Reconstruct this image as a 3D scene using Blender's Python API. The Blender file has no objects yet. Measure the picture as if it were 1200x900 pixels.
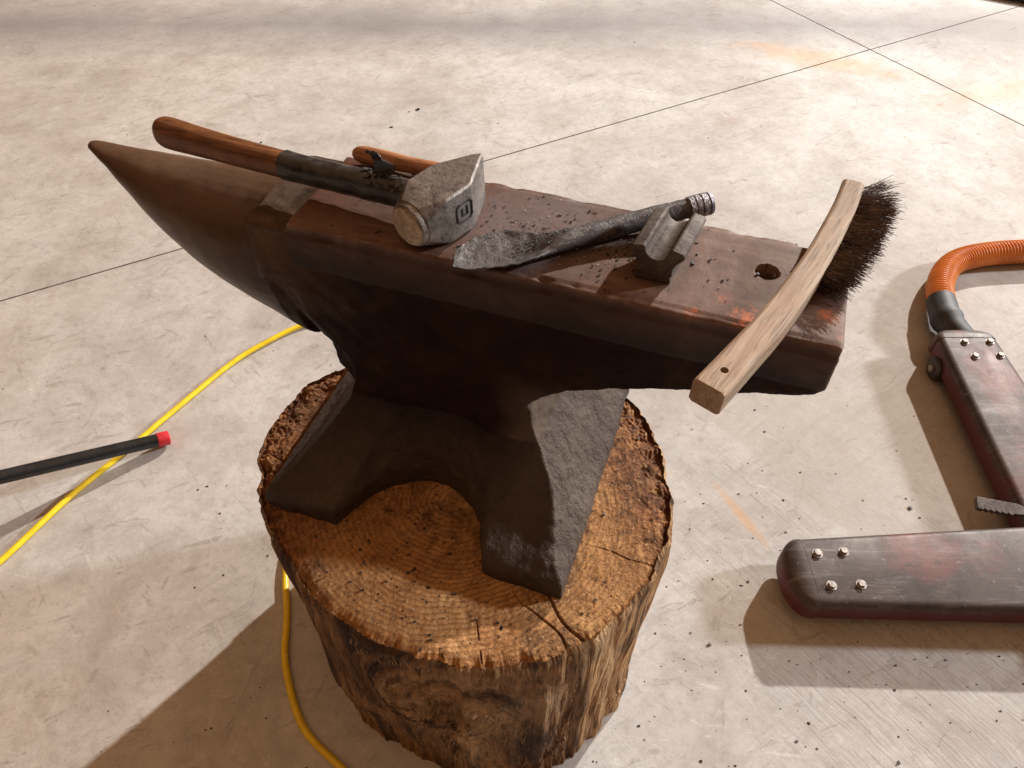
import bpy, bmesh, math, random
import numpy as np
from mathutils import Vector, Matrix, noise
random.seed(7)
C = bpy.data.collections.new('scene'); bpy.context.scene.collection.children.link(C)
sc = bpy.context.scene
PI = math.pi
R = math.radians

# ------------------------------------------------------------------ helpers
def tag(o, label=None, cat=None, group=None, kind=None):
    if label: o['label'] = label
    if cat: o['category'] = cat
    if group: o['group'] = group
    if kind: o['kind'] = kind
    return o

def empty(name, loc, rz=0.0, **k):
    o = bpy.data.objects.new(name, None); C.objects.link(o)
    o.location = loc; o.rotation_euler = (0, 0, rz); o.empty_display_size = .05
    return tag(o, **k)

def mesh_obj(name, verts, faces, mat, parent=None, smooth=True, autosm=None):
    me = bpy.data.meshes.new(name)
    me.from_pydata([tuple(v) for v in verts], [], faces); me.update()
    return link(name, me, mat, parent, smooth, autosm)

def link(name, me, mat, parent=None, smooth=True, autosm=None):
    o = bpy.data.objects.new(name, me); C.objects.link(o)
    for m in (mat if isinstance(mat, (list, tuple)) else [mat]): me.materials.append(m)
    if parent: o.parent = parent
    if smooth:
        me.polygons.foreach_set('use_smooth', [True]*len(me.polygons))
        if autosm: me.set_sharp_from_angle(angle=R(autosm))
    return o

class MB:
    def __init__(s): s.v = []; s.f = []
    def add(s, v, f):
        n = len(s.v); s.v += [tuple(p) for p in v]; s.f += [tuple(i+n for i in q) for q in f]
    def box(s, c, d, m=None):
        x, y, z = (q/2 for q in d)
        v = [Vector((i*x, j*y, k*z)) for i in (-1, 1) for j in (-1, 1) for k in (-1, 1)]
        if m: v = [m @ p for p in v]
        v = [p + Vector(c) for p in v]
        s.add(v, [(0,1,3,2),(4,6,7,5),(0,4,5,1),(2,3,7,6),(0,2,6,4),(1,5,7,3)])
    def rings(s, rings, cap=True):
        n = len(rings[0]); v = [p for r in rings for p in r]; f = []
        for i in range(len(rings)-1):
            for j in range(n):
                k = (j+1) % n
                f.append((i*n+j, i*n+k, (i+1)*n+k, (i+1)*n+j))
        if cap:
            f.append(tuple(range(n))[::-1]); f.append(tuple((len(rings)-1)*n+j for j in range(n)))
        s.add(v, f)
    def tube(s, pts, rad, n=16, cap=True, ell=1.0):
        """pts list of Vector, rad float / list; parallel transported frame"""
        pts = [Vector(p) for p in pts]; N = len(pts)
        if not isinstance(rad, (list, tuple)): rad = [rad]*N
        t0 = (pts[1]-pts[0]).normalized()
        up = Vector((0, 0, 1)) if abs(t0.z) < .9 else Vector((1, 0, 0))
        a = t0.cross(up).normalized(); rg = []
        for i in range(N):
            t = (pts[min(i+1, N-1)]-pts[max(i-1, 0)]).normalized()
            a = (a - t*a.dot(t)).normalized(); b = a.cross(t)
            rg.append([pts[i] + a*math.cos(2*PI*j/n)*rad[i] + b*math.sin(2*PI*j/n)*rad[i]*ell for j in range(n)])
        s.rings(rg, cap)
    def build(s, name, mat, parent=None, smooth=True, autosm=40):
        o = mesh_obj(name, s.v, s.f, mat, parent, smooth, autosm)
        bm = bmesh.new(); bm.from_mesh(o.data); bmesh.ops.recalc_face_normals(bm, faces=bm.faces[:]); bm.to_mesh(o.data); bm.free()
        if smooth and autosm: o.data.set_sharp_from_angle(angle=R(autosm))
        return o

def bevel(o, w, seg=3, ang=35):
    m = o.modifiers.new('bevel', 'BEVEL'); m.width = w; m.segments = seg; m.limit_method = 'ANGLE'; m.angle_limit = R(ang)
    m.harden_normals = False
    return o

def spline(pts, n):
    """Catmull-Rom through pts, n samples per span"""
    P = [Vector(p) for p in pts]; P = [P[0]*2-P[1]] + P + [P[-1]*2-P[-2]]; out = []
    for i in range(1, len(P)-2):
        a, b, c, d = P[i-1:i+3]
        for k in range(n):
            t = k/n
            out.append(.5*((2*b)+(c-a)*t+(2*a-5*b+4*c-d)*t*t+(3*b-a-3*c+d)*t**3))
    out.append(P[-2]); return out

def lerp_tab(tab, x):
    if x <= tab[0][0]: return tab[0][1:]
    for a, b in zip(tab, tab[1:]):
        if x <= b[0]:
            t = (x-a[0])/(b[0]-a[0]); return tuple(p+(q-p)*t for p, q in zip(a[1:], b[1:]))
    return tab[-1][1:]

def nz(x, y, z, s=1.0, off=0.0): return noise.noise(Vector((x*s+off, y*s+off*1.7, z*s-off)))
def fbm(x, y, z, s=1.0, o=3, off=0.0):
    r = 0; a = 1.0
    for i in range(o):
        r += a*noise.noise(Vector((x*s+off, y*s+off*1.3, z*s-off*.7))); s *= 2.1; a *= .5
    return r

# ------------------------------------------------------------------ node materials
class NM:
    def __init__(s, name, rough=.6, metal=0.0, spec=.5):
        s.m = bpy.data.materials.new(name); s.m.use_nodes = True
        s.t = s.m.node_tree; s.b = s.t.nodes['Principled BSDF']
        s.b.inputs['Roughness'].default_value = rough; s.b.inputs['Metallic'].default_value = metal
        s.b.inputs['Specular IOR Level'].default_value = spec
        s.co = s.t.nodes.new('ShaderNodeTexCoord').outputs['Object']
    def n(s, typ, **k):
        o = s.t.nodes.new(typ)
        for a, v in k.items(): setattr(o, a, v)
        return o
    def l(s, a, b): s.t.links.new(a, b)
    def mapping(s, scale=(1,1,1), rot=(0,0,0), loc=(0,0,0), src=None):
        m = s.n('ShaderNodeMapping'); m.inputs['Scale'].default_value = scale
        m.inputs['Rotation'].default_value = rot; m.inputs['Location'].default_value = loc
        s.l(src or s.co, m.inputs['Vector']); return m.outputs[0]
    def along(s, ang, sx, sy, src=None, loc=(0, 0, 0)):
        return s.mapping((sx, sy, 1), src=s.mapping(rot=(0, 0, -ang), loc=loc, src=src))
    def noise(s, scale, detail=5, rough=.6, dist=0, src=None):
        m = s.n('ShaderNodeTexNoise'); m.inputs['Scale'].default_value = scale; m.inputs['Detail'].default_value = detail
        m.inputs['Roughness'].default_value = rough; m.inputs['Distortion'].default_value = dist
        s.l(src or s.co, m.inputs['Vector']); return m.outputs[0]
    def ncol(s, scale, detail=2, src=None):
        m = s.n('ShaderNodeTexNoise'); m.inputs['Scale'].default_value = scale; m.inputs['Detail'].default_value = detail
        s.l(src or s.co, m.inputs['Vector']); return m.outputs[1]
    def vor(s, scale, feature='F1', src=None, rnd=1):
        m = s.n('ShaderNodeTexVoronoi', feature=feature); m.inputs['Scale'].default_value = scale
        m.inputs['Randomness'].default_value = rnd
        s.l(src or s.co, m.inputs['Vector']); return m.outputs[0]
    def ramp(s, src, stops):
        m = s.n('ShaderNodeValToRGB'); cr = m.color_ramp
        while len(cr.elements) < len(stops): cr.elements.new(.5)
        for e, (p, c) in zip(cr.elements, stops):
            e.position = p; e.color = (c, c, c, 1) if isinstance(c, (int, float)) else (*c, 1)
        s.l(src, m.inputs[0]); return m.outputs[0]
    def mix(s, fac, a, b, mode='MIX'):
        m = s.n('ShaderNodeMix', data_type='RGBA', blend_type=mode)
        for sock, v in ((m.inputs[0], fac), (m.inputs[6], a), (m.inputs[7], b)):
            if isinstance(v, (int, float)): sock.default_value = v if sock == m.inputs[0] else (v, v, v, 1)
            elif isinstance(v, tuple): sock.default_value = (*v, 1)
            else: s.l(v, sock)
        return m.outputs[2]
    def math(s, op, a, b=None, c=None):
        m = s.n('ShaderNodeMath', operation=op)
        for i, v in enumerate((a, b, c)):
            if v is None: continue
            if isinstance(v, (int, float)): m.inputs[i].default_value = v
            else: s.l(v, m.inputs[i])
        return m.outputs[0]
    def sep(s, src=None):
        m = s.n('ShaderNodeSeparateXYZ'); s.l(src or s.co, m.inputs[0]); return m.outputs
    def comb(s, x, y, z):
        m = s.n('ShaderNodeCombineXYZ')
        for i, v in enumerate((x, y, z)):
            if isinstance(v, (int, float)): m.inputs[i].default_value = v
            else: s.l(v, m.inputs[i])
        return m.outputs[0]
    def dist(s, p, src=None):
        m = s.n('ShaderNodeVectorMath', operation='DISTANCE'); s.l(src or s.co, m.inputs[0])
        m.inputs[1].default_value = p; return m.outputs['Value']
    def color(s, c):
        if isinstance(c, tuple): s.b.inputs['Base Color'].default_value = (*c, 1)
        else: s.l(c, s.b.inputs['Base Color'])
        return s
    def rough(s, r): s.l(r, s.b.inputs['Roughness']); return s
    def bump(s, h, dist=.002, strength=1.0):
        m = s.n('ShaderNodeBump'); m.inputs['Distance'].default_value = dist; m.inputs['Strength'].default_value = strength
        s.l(h, m.inputs['Height']); s.l(m.outputs[0], s.b.inputs['Normal']); return s

def mat_concrete():
    m = NM('concrete', .7, 0, .12)
    wv = m.mix(.035, m.co, m.ncol(7, 4), 'ADD')
    big = m.noise(1.1, 6, .66, .3); mid = m.noise(7.5, 12, .80, .25); fine = m.noise(45, 7, .8)
    c = m.ramp(big, [(.3, (.44, .41, .385)), (.5, (.52, .505, .485)), (.7, (.585, .58, .565))])
    c = m.mix(1, c, m.ramp(mid, [(.30, (.60, .57, .54)), (.43, (.88, .865, .85)), (.55, (1, 1, 1)), (.72, (1.08, 1.07, 1.06))]), 'MULTIPLY')
    c = m.mix(1, c, m.ramp(m.noise(.8, 7, .7, .2, src=m.mapping(loc=(6, 2, 1))), [(.35, (.80, .78, .765)), (.55, (1, 1, 1)), (.7, (1.04, 1.04, 1.04))]), 'MULTIPLY')
    # trowel swirls and scuffs: thin curved dark and pale scratches at two sizes
    for sc_, w_, dk, lo, msc, rot in ((13, .010, .72, .54, 4.1, -.7), (9, .006, 1.12, .5, 3.3, 1.5), (24, .012, .70, .55, 7, .2)):
        sw = m.noise(sc_, 3, .5, 2.2, src=m.along(rot, .55, 1.5, src=wv, loc=(sc_, 2, 0)))
        ln_ = m.ramp(m.math('ABSOLUTE', m.math('SUBTRACT', sw, .5)), [(0, dk), (w_, 1), (1, 1)])
        mk = m.ramp(m.noise(msc, 4, .6, src=m.mapping(loc=(sc_*.37, sc_*.2, 0))), [(lo, 0), (lo+.12, 1)])
        c = m.mix(mk, c, m.mix(1, c, ln_, 'MULTIPLY'))
    # trowel chatter lines, only over the near right part of the slab
    h = m.noise(1, 4, .65, .6, src=m.along(R(-52), 10, 150, src=m.mix(.02, m.co, m.ncol(9, 2), 'ADD')))
    x, y, z = m.sep()
    reg = m.math('SUBTRACT', 1, m.math('MULTIPLY', m.dist((.75, .42, 0)), 1.35))
    hm = m.ramp(m.math('ADD', reg, m.math('MULTIPLY', m.math('SUBTRACT', m.noise(3.5, 4, .6), .5), 2.2)), [(.25, 0), (.75, .95)])
    c = m.mix(hm, c, m.mix(1, c, m.ramp(h, [(.36, .76), (.5, 1), (.7, 1.05)]), 'MULTIPLY'))
    h2 = m.noise(1, 4, .65, .8, src=m.along(R(35), 5, 60, src=wv))
    hm2 = m.ramp(m.noise(1.7, 4, .6, .6, src=m.mapping(loc=(3.1, .4, 0))), [(.50, 0), (.64, .55)])
    c = m.mix(hm2, c, m.mix(1, c, m.ramp(h2, [(.36, .74), (.5, 1), (.7, 1.04)]), 'MULTIPLY'))
    pt = m.noise(2.6, 10, .74, .3, src=m.mapping(loc=(9, 4, 2)))
    c = m.mix(m.ramp(pt, [(.50, 0), (.68, .62)]), c, (.335, .295, .265))
    c = m.mix(m.ramp(m.noise(3.7, 10, .76, .3, src=m.mapping(loc=(4, 1, 5))), [(.55, 0), (.72, .5)]), c, (.37, .37, .375))
    for k_, (an, sx_, sy_, th_, am_, cc_) in enumerate(((.4, 9, 34, .60, .50, (.25, .215, .185)), (-.8, 12, 50, .61, .46, (.26, .225, .195)), (1.3, 8, 40, .62, .46, (.25, .22, .20)), (-.2, 16, 80, .62, .26, (.78, .76, .73)), (2.3, 14, 90, .62, .28, (.74, .72, .69)))):
        st_ = m.noise(1, 6, .72, .5, src=m.along(an, sx_, sy_, src=wv, loc=(k_*3.3, k_, 0)))
        c = m.mix(m.ramp(st_, [(th_, 0), (th_+.05, am_)]), c, cc_)
    # flecks of scuffing
    fl = m.noise(22, 5, .7, 1.2, src=m.along(.5, .5, 1.7, src=wv))
    c = m.mix(m.ramp(fl, [(.60, 0), (.72, .34)]), c, (.30, .26, .22))
    c = m.mix(m.ramp(fine, [(.33, .55), (.49, 0)]), c, (.33, .30, .27))
    # warmer light on the left painted into the slab as a pinkish tan tint
    left = m.ramp(m.math('ADD', m.math('MULTIPLY', x, -.35), m.math('MULTIPLY', m.noise(1.3, 3), .6)), [(.2, 0), (.75, 1)])
    c = m.mix(m.math('MULTIPLY', left, .6), c, m.mix(1, c, (.96, .88, .81), 'MULTIPLY'))
    # darker grey band far across the slab
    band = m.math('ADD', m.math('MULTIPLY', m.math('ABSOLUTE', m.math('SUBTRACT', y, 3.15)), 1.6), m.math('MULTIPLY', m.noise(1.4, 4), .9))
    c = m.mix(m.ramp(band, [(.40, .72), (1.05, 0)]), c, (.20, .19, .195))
    # whiter / duller boundary running across the slab between anvil and machine
    ln = m.math('ADD', m.math('ADD', m.math('MULTIPLY', x, .80), m.math('MULTIPLY', y, .60)), m.math('MULTIPLY', m.math('SUBTRACT', m.noise(7, 5), .5), .07))
    rr = m.ramp(ln, [(.955, 0), (.968, 1)])
    yy = m.ramp(y, [(.0, 0), (.60, 0), (.68, 1), (1.05, 1)])
    yy = m.math('MULTIPLY', yy, m.ramp(m.math('MULTIPLY', y, .5), [(.54, 1), (.66, 0)]))
    c = m.mix(m.math('MULTIPLY', m.math('MULTIPLY', rr, yy), .42), c, (.36, .32, .28))
    # rust-orange stains
    def stain(p, ang, sx, sy, amt, col=(.55, .30, .12)):
        q = m.mapping((1/sx, 1/sy, 1), (0, 0, 0), (0, 0, 0), src=m.mapping((1, 1, 1), (0, 0, -ang), src=m.mapping(loc=(-p[0], -p[1], 0))))
        v = m.math('ADD', m.dist((0, 0, 0), q), m.math('MULTIPLY', m.math('SUBTRACT', m.noise(14, 4, .7), .5), 1.6))
        return m.ramp(v, [(.25, amt), (.95, 0)]), col
    for a in (((.455, .775, 0), R(-62), .11, .014, .45), ((1.20, 2.82, 0), R(-25), .42, .12, .42), ((1.75, 2.55, 0), R(20), .4, .10, .3),
              ((-.86, .72, 0), R(20), .06, .045, .28, (.30, .24, .20)), ((-.80, 1.0, 0), R(60), .05, .10, .2, (.30, .25, .21)),
              ((-1.25, 1.52, 0), R(10), .14, .08, .4, (.26, .22, .18)), ((.75, 2.35, 0), R(20), .08, .04, .4, (.33, .25, .22))):
        f, col = stain(*a); c = m.mix(f, c, col)
    m.color(c)
    m.rough(m.ramp(mid, [(.3, .68), (.7, .85)]))
    m.bump(m.math('ADD', m.math('MULTIPLY', mid, .7), m.math('ADD', m.math('MULTIPLY', fine, .25), m.math('MULTIPLY', m.math('MULTIPLY', h, hm), .5))), .004, .55)
    return m.m

def mat_anvil(name='anvil_iron', face=0.0):
    m = NM(name, .62, .08, .3 if face else .08)
    a = m.noise(9, 5, .65, .6); b = m.noise(60, 6, .7); g = m.noise(3.2, 3)
    c = m.ramp(a, [(.3, (.010, .0045, .003)), (.5, (.019, .008, .005)), (.72, (.038, .017, .010))])
    c = m.mix(m.ramp(b, [(.35, .55), (.6, 0)]), c, (.010, .006, .005))
    if face:
        x, y, z = m.sep()
        c = m.ramp(a, [(.3, (.062, .029, .019)), (.5, (.112, .056, .036)), (.72, (.175, .098, .066))])
        # scuffs along the face
        sc_ = m.noise(30, 5, .65, .4, src=m.mapping((.35, 2.4, 1), (0, 0, .12)))
        c = m.mix(m.ramp(sc_, [(.5, 0), (.72, .55)]), c, (.22, .14, .10))
        # grey scale dust in the middle of the face
        d = m.math('ADD', m.math('MULTIPLY', m.dist((.13, .01, .43)), 5.5), m.math('MULTIPLY', m.noise(22, 5, .7), .9))
        c = m.mix(m.ramp(d, [(.72, .75), (1.15, 0)]), c, (.135, .10, .095))
        d2 = m.math('ADD', m.math('MULTIPLY', m.dist((-.15, .02, .43)), 9), m.math('MULTIPLY', m.noise(22, 5, .7), .5))
        c = m.mix(m.ramp(d2, [(.6, .8), (1.0, 0)]), c, (.10, .035, .018))
        # bright orange rust bloom
        for p, sc, am in (((.352, -.063, .43), 17, .95), ((.325, -.040, .43), 26, .5), ((.415, .03, .43), 14, .5), ((.425, -.035, .43), 22, .7), ((.438, -.062, .42), 26, .6), ((.30, -.070, .43), 30, .5), ((.44, .02, .41), 20, .6)):
            o = m.math('ADD', m.math('MULTIPLY', m.dist(p), sc), m.math('MULTIPLY', m.noise(120, 6, .8), 1.5))
            c = m.mix(m.ramp(o, [(.72, am), (.98, 0)]), c, (.62, .155, .045))
        c = m.mix(m.ramp(m.noise(140, 3, .6), [(.62, 0), (.72, .5)]), c, (.04, .025, .02))
        c = m.mix(m.ramp(b, [(.3, .5), (.5, 0)]), c, (.07, .04, .03))
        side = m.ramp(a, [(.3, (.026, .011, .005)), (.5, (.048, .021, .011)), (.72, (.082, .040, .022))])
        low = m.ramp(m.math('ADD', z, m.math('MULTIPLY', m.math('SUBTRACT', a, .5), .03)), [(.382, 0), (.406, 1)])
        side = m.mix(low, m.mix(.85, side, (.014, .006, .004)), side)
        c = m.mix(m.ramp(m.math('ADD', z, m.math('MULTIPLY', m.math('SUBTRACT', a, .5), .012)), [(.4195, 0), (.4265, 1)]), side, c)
        pn = m.n('ShaderNodeNewGeometry').outputs['Pointiness']
        c = m.mix(m.math('MULTIPLY', m.ramp(pn, [(.515, 0), (.56, 1)]), m.ramp(m.noise(50, 5, .7), [(.4, 0), (.6, .75)])), c, (.27, .18, .125))
    if not face:
        x, y, z = m.sep(); wv = m.math('MULTIPLY', m.math('SUBTRACT', m.noise(22, 5, .7), .5), .06)
        fl = m.math('MULTIPLY', m.ramp(m.math('ADD', x, wv), [(.085, 0), (.125, 1)]), m.ramp(m.math('ADD', z, wv), [(.22, 1), (.27, 0)]))
        tb = m.ramp(m.math('ADD', z, m.math('MULTIPLY', wv, .08)), [(.4085, 0), (.4135, 1)])
        cn = m.math('MULTIPLY', m.ramp(m.math('ADD', m.math('ADD', x, .5), wv), [(.33, 1), (.42, 0)]), m.ramp(m.math('ADD', z, wv), [(.29, 0), (.40, 1)]))
        c = m.mix(cn, c, m.ramp(a, [(.3, (.050, .024, .012)), (.5, (.080, .041, .023)), (.72, (.12, .068, .042))]))
        c = m.mix(tb, c, m.ramp(m.noise(40, 6, .75), [(.3, (.035, .022, .015)), (.5, (.075, .046, .031)), (.7, (.12, .08, .056))]))
        c = m.mix(fl, c, m.ramp(m.noise(6, 5, .6, .5), [(.3, (.045, .029, .020)), (.55, (.075, .052, .038)), (.75, (.110, .080, .060))]))
    m.color(c)
    m.rough(m.ramp(a, [(.3, .72), (.7, .55)]))
    m.bump(m.math('ADD', m.math('MULTIPLY', a, .6), m.math('MULTIPLY', b, .4)), .0022, .6)
    return m.m

def mat_horn():
    m = NM('horn_iron', .6, .08, .28)
    a = m.noise(7, 5, .6, .5, src=m.mapping((.6, 1.4, 1.4))); b = m.noise(70, 5, .7)
    c = m.ramp(a, [(.3, (.058, .029, .014)), (.5, (.092, .048, .026)), (.72, (.138, .080, .050))])
    c = m.mix(m.ramp(b, [(.3, .45), (.5, 0)]), c, (.05, .03, .022))
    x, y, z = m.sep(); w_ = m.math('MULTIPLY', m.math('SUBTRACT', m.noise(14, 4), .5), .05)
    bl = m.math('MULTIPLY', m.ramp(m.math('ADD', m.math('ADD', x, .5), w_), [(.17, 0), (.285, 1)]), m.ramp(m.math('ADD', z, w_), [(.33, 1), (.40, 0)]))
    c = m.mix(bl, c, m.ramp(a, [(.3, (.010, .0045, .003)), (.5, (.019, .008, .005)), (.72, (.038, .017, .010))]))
    m.color(c); m.rough(m.ramp(a, [(.3, .5), (.7, .38)]))
    m.bump(m.math('ADD', m.math('MULTIPLY', a, .5), m.math('MULTIPLY', b, .3)), .0015, .5); return m.m

def mat_base():
    m = NM('cast_base_iron', .75, .08, .3)
    a = m.noise(6, 5, .6, .5); b = m.noise(45, 6, .7); p = m.vor(70)
    c = m.ramp(a, [(.3, (.045, .029, .020)), (.55, (.075, .052, .038)), (.75, (.110, .080, .060))])
    c = m.mix(m.ramp(b, [(.32, .6), (.55, 0)]), c, (.045, .03, .025))
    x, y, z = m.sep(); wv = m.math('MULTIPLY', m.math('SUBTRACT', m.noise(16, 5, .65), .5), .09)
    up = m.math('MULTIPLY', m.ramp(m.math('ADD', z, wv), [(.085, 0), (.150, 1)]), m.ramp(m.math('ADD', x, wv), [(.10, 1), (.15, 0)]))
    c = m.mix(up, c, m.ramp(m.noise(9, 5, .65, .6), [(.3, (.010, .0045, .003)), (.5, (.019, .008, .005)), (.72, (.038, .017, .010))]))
    m.color(c)
    m.bump(m.math('ADD', m.math('MULTIPLY', b, 1.0), m.math('MULTIPLY', m.ramp(m.noise(24, 5, .7), [(.35, 0), (.6, 1)]), .6)), .006, .9); return m.m

def mat_wood(name, c0, c1, c2, rough=.55, axis_scale=(3, 40, 40), rot=(0, 0, 0), stain=None):
    m = NM(name, rough, 0, .4)
    q = m.mapping(axis_scale, src=m.mapping(rot=rot))
    g = m.noise(3, 6, .65, .8, src=q); f = m.noise(9, 5, .7, .3, src=q)
    c = m.ramp(g, [(.3, c0), (.5, c1), (.7, c2)])
    c = m.mix(m.ramp(f, [(.36, .7), (.5, 0)]), c, tuple(v*.35 for v in c0))
    if stain: c = m.mix(m.ramp(m.noise(18, 4, .7), [(.45, 0), (.7, .6)]), c, stain)
    m.color(c); m.bump(m.math('ADD', g, m.math('MULTIPLY', f, .6)), .0012, .6); return m.m

def mat_plain(name, c, rough=.5, metal=0.0, var=.25, scale=30, bumpd=.0006, c2=None):
    m = NM(name, rough, metal)
    a = m.noise(scale, 5, .65, .4)
    lo = tuple(v*(1-var) for v in c); hi = c2 or tuple(min(1, v*(1+var)) for v in c)
    m.color(m.ramp(a, [(.35, lo), (.65, hi)])); m.bump(a, bumpd, .6)
    return m.m

def mat_steel(name, dark, light, rough=.4, metal=.85, scale=25, spots=None):
    m = NM(name, rough, metal)
    a = m.noise(scale, 6, .7, 1.2); b = m.noise(scale*5, 5, .7)
    c = m.ramp(a, [(.35, dark), (.62, light)])
    if spots: c = m.mix(m.ramp(b, [(.3, .9), (.48, 0)]), c, spots)
    m.color(c); m.rough(m.ramp(a, [(.3, rough+.18), (.7, rough-.05)])); m.bump(m.math('ADD', m.math('MULTIPLY', a, .5), m.math('MULTIPLY', b, .5)), .0020, .9); return m.m

PITH = (-.085, .585)
def mat_sawn():
    m = NM('sawn_end_grain', .8, 0, .25)
    x, y, z = m.sep()
    dx = m.math('SUBTRACT', x, PITH[0]); dy = m.math('SUBTRACT', y, PITH[1])
    warp = m.math('MULTIPLY', m.math('SUBTRACT', m.noise(5, 5, .65), .5), .05)
    rad = m.math('ADD', m.math('SQRT', m.math('ADD', m.math('MULTIPLY', dx, dx), m.math('MULTIPLY', dy, m.math('MULTIPLY', dy, 1.15)))), warp)
    rings = m.math('ADD', m.math('MULTIPLY', m.math('SINE', m.math('MULTIPLY', rad, 780)), .5), .5)
    a = m.noise(7, 5, .65, .6); f = m.noise(60, 6, .75)
    c = m.ramp(a, [(.28, (.32, .135, .045)), (.5, (.53, .275, .105)), (.72, (.72, .43, .19))])
    c = m.mix(m.math('MULTIPLY', m.math('MULTIPLY', m.ramp(rings, [(.45, 0), (.95, 1)]), m.ramp(m.noise(9, 4, .7, src=m.mapping(loc=(7, 7, 0))), [(.30, .3), (.55, 1)])), .52), c, (.24, .10, .036))
    # rotten, darker and redder rim
    edge = m.ramp(m.math('ADD', rad, m.math('MULTIPLY', m.math('SUBTRACT', a, .5), .22)), [(.17, 0), (.25, 1)])
    rim = m.ramp(f, [(.32, (.06, .024, .012)), (.5, (.24, .095, .036)), (.68, (.52, .27, .11))])
    # only back / left / right part of the rim is rotten
    sel = m.ramp(m.math('ADD', m.math('ADD', m.math('ABSOLUTE', m.math('ADD', x, .04)), m.math('MULTIPLY', y, .55)), m.math('MULTIPLY', f, .15)), [(.47, 0), (.62, 1)])
    c = m.mix(m.math('MULTIPLY', edge, sel), c, rim)
    fz = m.noise(1, 5, .8, .5, src=m.mapping((230, 110, 1), src=m.mapping(rot=(0, 0, .5))))
    c = m.mix(1, c, m.ramp(fz, [(.32, (.42, .36, .32)), (.46, (.95, .94, .93)), (.64, (1.22, 1.2, 1.15))]), 'MULTIPLY')
    # dirty black staining
    dk = m.noise(11, 6, .75, .8, src=m.mapping(loc=(5, 2, 0)))
    c = m.mix(m.ramp(dk, [(.50, 0), (.68, .85)]), c, (.085, .038, .02))
    c = m.mix(m.ramp(f, [(.3, .75), (.46, 0)]), c, (.12, .052, .024))
    c = m.mix(m.ramp(m.noise(190, 3, .6), [(.60, 0), (.72, .6)]), c, (.80, .52, .26))
    c = m.mix(m.ramp(m.noise(120, 2, .5, src=m.mapping(loc=(1, 4, 2))), [(.68, 0), (.72, .9)]), c, (.03, .02, .015))
    m.color(c)
    m.bump(m.math('ADD', m.math('MULTIPLY', f, 1.0), m.math('ADD', m.math('MULTIPLY', fz, .6), m.math('ADD', m.math('MULTIPLY', rings, .12), m.math('MULTIPLY', m.math('MULTIPLY', f, edge), .9)))), .006, 1.0)
    return m.m

KA, KZ, KR = -1.655, .345, .31   # knot: angle, height, log radius
def mat_logside():
    m = NM('weathered_log', .85, 0, .25)
    gl = m.n('ShaderNodeAttribute', attribute_name='grain').outputs['Vector']  # warped grain coordinates
    g = m.noise(1.0, 7, .68, .5, src=m.mapping((1, 1, 1), src=gl))
    g2 = m.noise(3.2, 5, .7, .3, src=gl)
    p = m.noise(5, 4, .6, .5)
    c = m.ramp(g, [(.36, (.035, .017, .010)), (.43, (.18, .085, .036)), (.52, (.48, .26, .115)), (.68, (.72, .47, .25))])
    c = m.mix(m.ramp(g2, [(.36, .85), (.5, 0)]), c, (.035, .018, .012))
    fb = m.noise(1, 6, .75, .35, src=m.mapping((150, 150, 11))); fb2 = m.noise(1, 4, .7, .2, src=m.mapping((420, 420, 30)))
    c = m.mix(1, c, m.ramp(fb, [(.34, (.30, .27, .25)), (.47, (.92, .92, .92)), (.62, (1.25, 1.22, 1.18))]), 'MULTIPLY')
    c = m.mix(m.ramp(fb2, [(.33, .6), (.46, 0)]), c, (.05, .026, .015))
    grey = m.ramp(p, [(.42, .0), (.6, .7)])
    kd = m.ramp(m.math('ADD', m.dist((.03, -.265, .335)), m.math('MULTIPLY', m.math('SUBTRACT', m.noise(22, 5, .7, .8), .5), .22)), [(.05, .8), (.165, 0)])
    c = m.mix(m.math('MULTIPLY', grey, .4), c, m.mix(.6, c, (.075, .058, .048)))
    c = m.mix(kd, c, m.mix(1, (.62, .40, .22), m.ramp(g, [(.38, .10), (.5, .75), (.65, 1.1)]), 'MULTIPLY'))
    x, y, z = m.sep()
    blk = m.ramp(m.math('ADD', z, m.math('MULTIPLY', p, .16)), [(.52, 0), (.56, .22), (.59, .2), (.63, .1)])
    c = m.mix(blk, c, (.04, .024, .018))
    m.color(c); m.bump(m.math('ADD', m.math('ADD', g, m.math('MULTIPLY', g2, .6)), m.math('ADD', m.math('MULTIPLY', fb, .5), m.math('MULTIPLY', fb2, .25))), .012, 1.0); return m.m

def mat_leg():
    m = NM('worn_red_brown_paint', .5, .15, .35)
    x, y, z = m.sep()
    a = m.noise(10, 5, .65, .6); s = m.noise(8, 6, .7, .6, src=m.mapping((1.2, 9, 3)))
    c = m.ramp(a, [(.35, (.038, .025, .020)), (.6, (.072, .051, .042)), (.75, (.110, .084, .071))])
    c = m.mix(m.ramp(s, [(.52, 0), (.66, .45)]), c, (.18, .155, .145))
    red = m.noise(7, 4, .6, .5, src=m.mapping(loc=(2, 7, 1)))
    c = m.mix(m.ramp(red, [(.47, 0), (.62, .6)]), c, (.115, .028, .022))
    d = m.noise(55, 6, .8); c = m.mix(m.ramp(d, [(.36, .7), (.5, 0)]), c, (.028, .018, .016)); c = m.mix(m.ramp(m.noise(90, 4, .7), [(.63, 0), (.72, .6)]), c, (.28, .25, .23))
    low = m.ramp(z, [(.058, .75), (.071, 0)])
    c = m.mix(low, c, (.11, .018, .018))
    m.color(c); m.rough(m.ramp(a, [(.3, .62), (.7, .42)])); m.bump(m.math('ADD', a, m.math('MULTIPLY', s, .5)), .001, .5); return m.m

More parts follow.
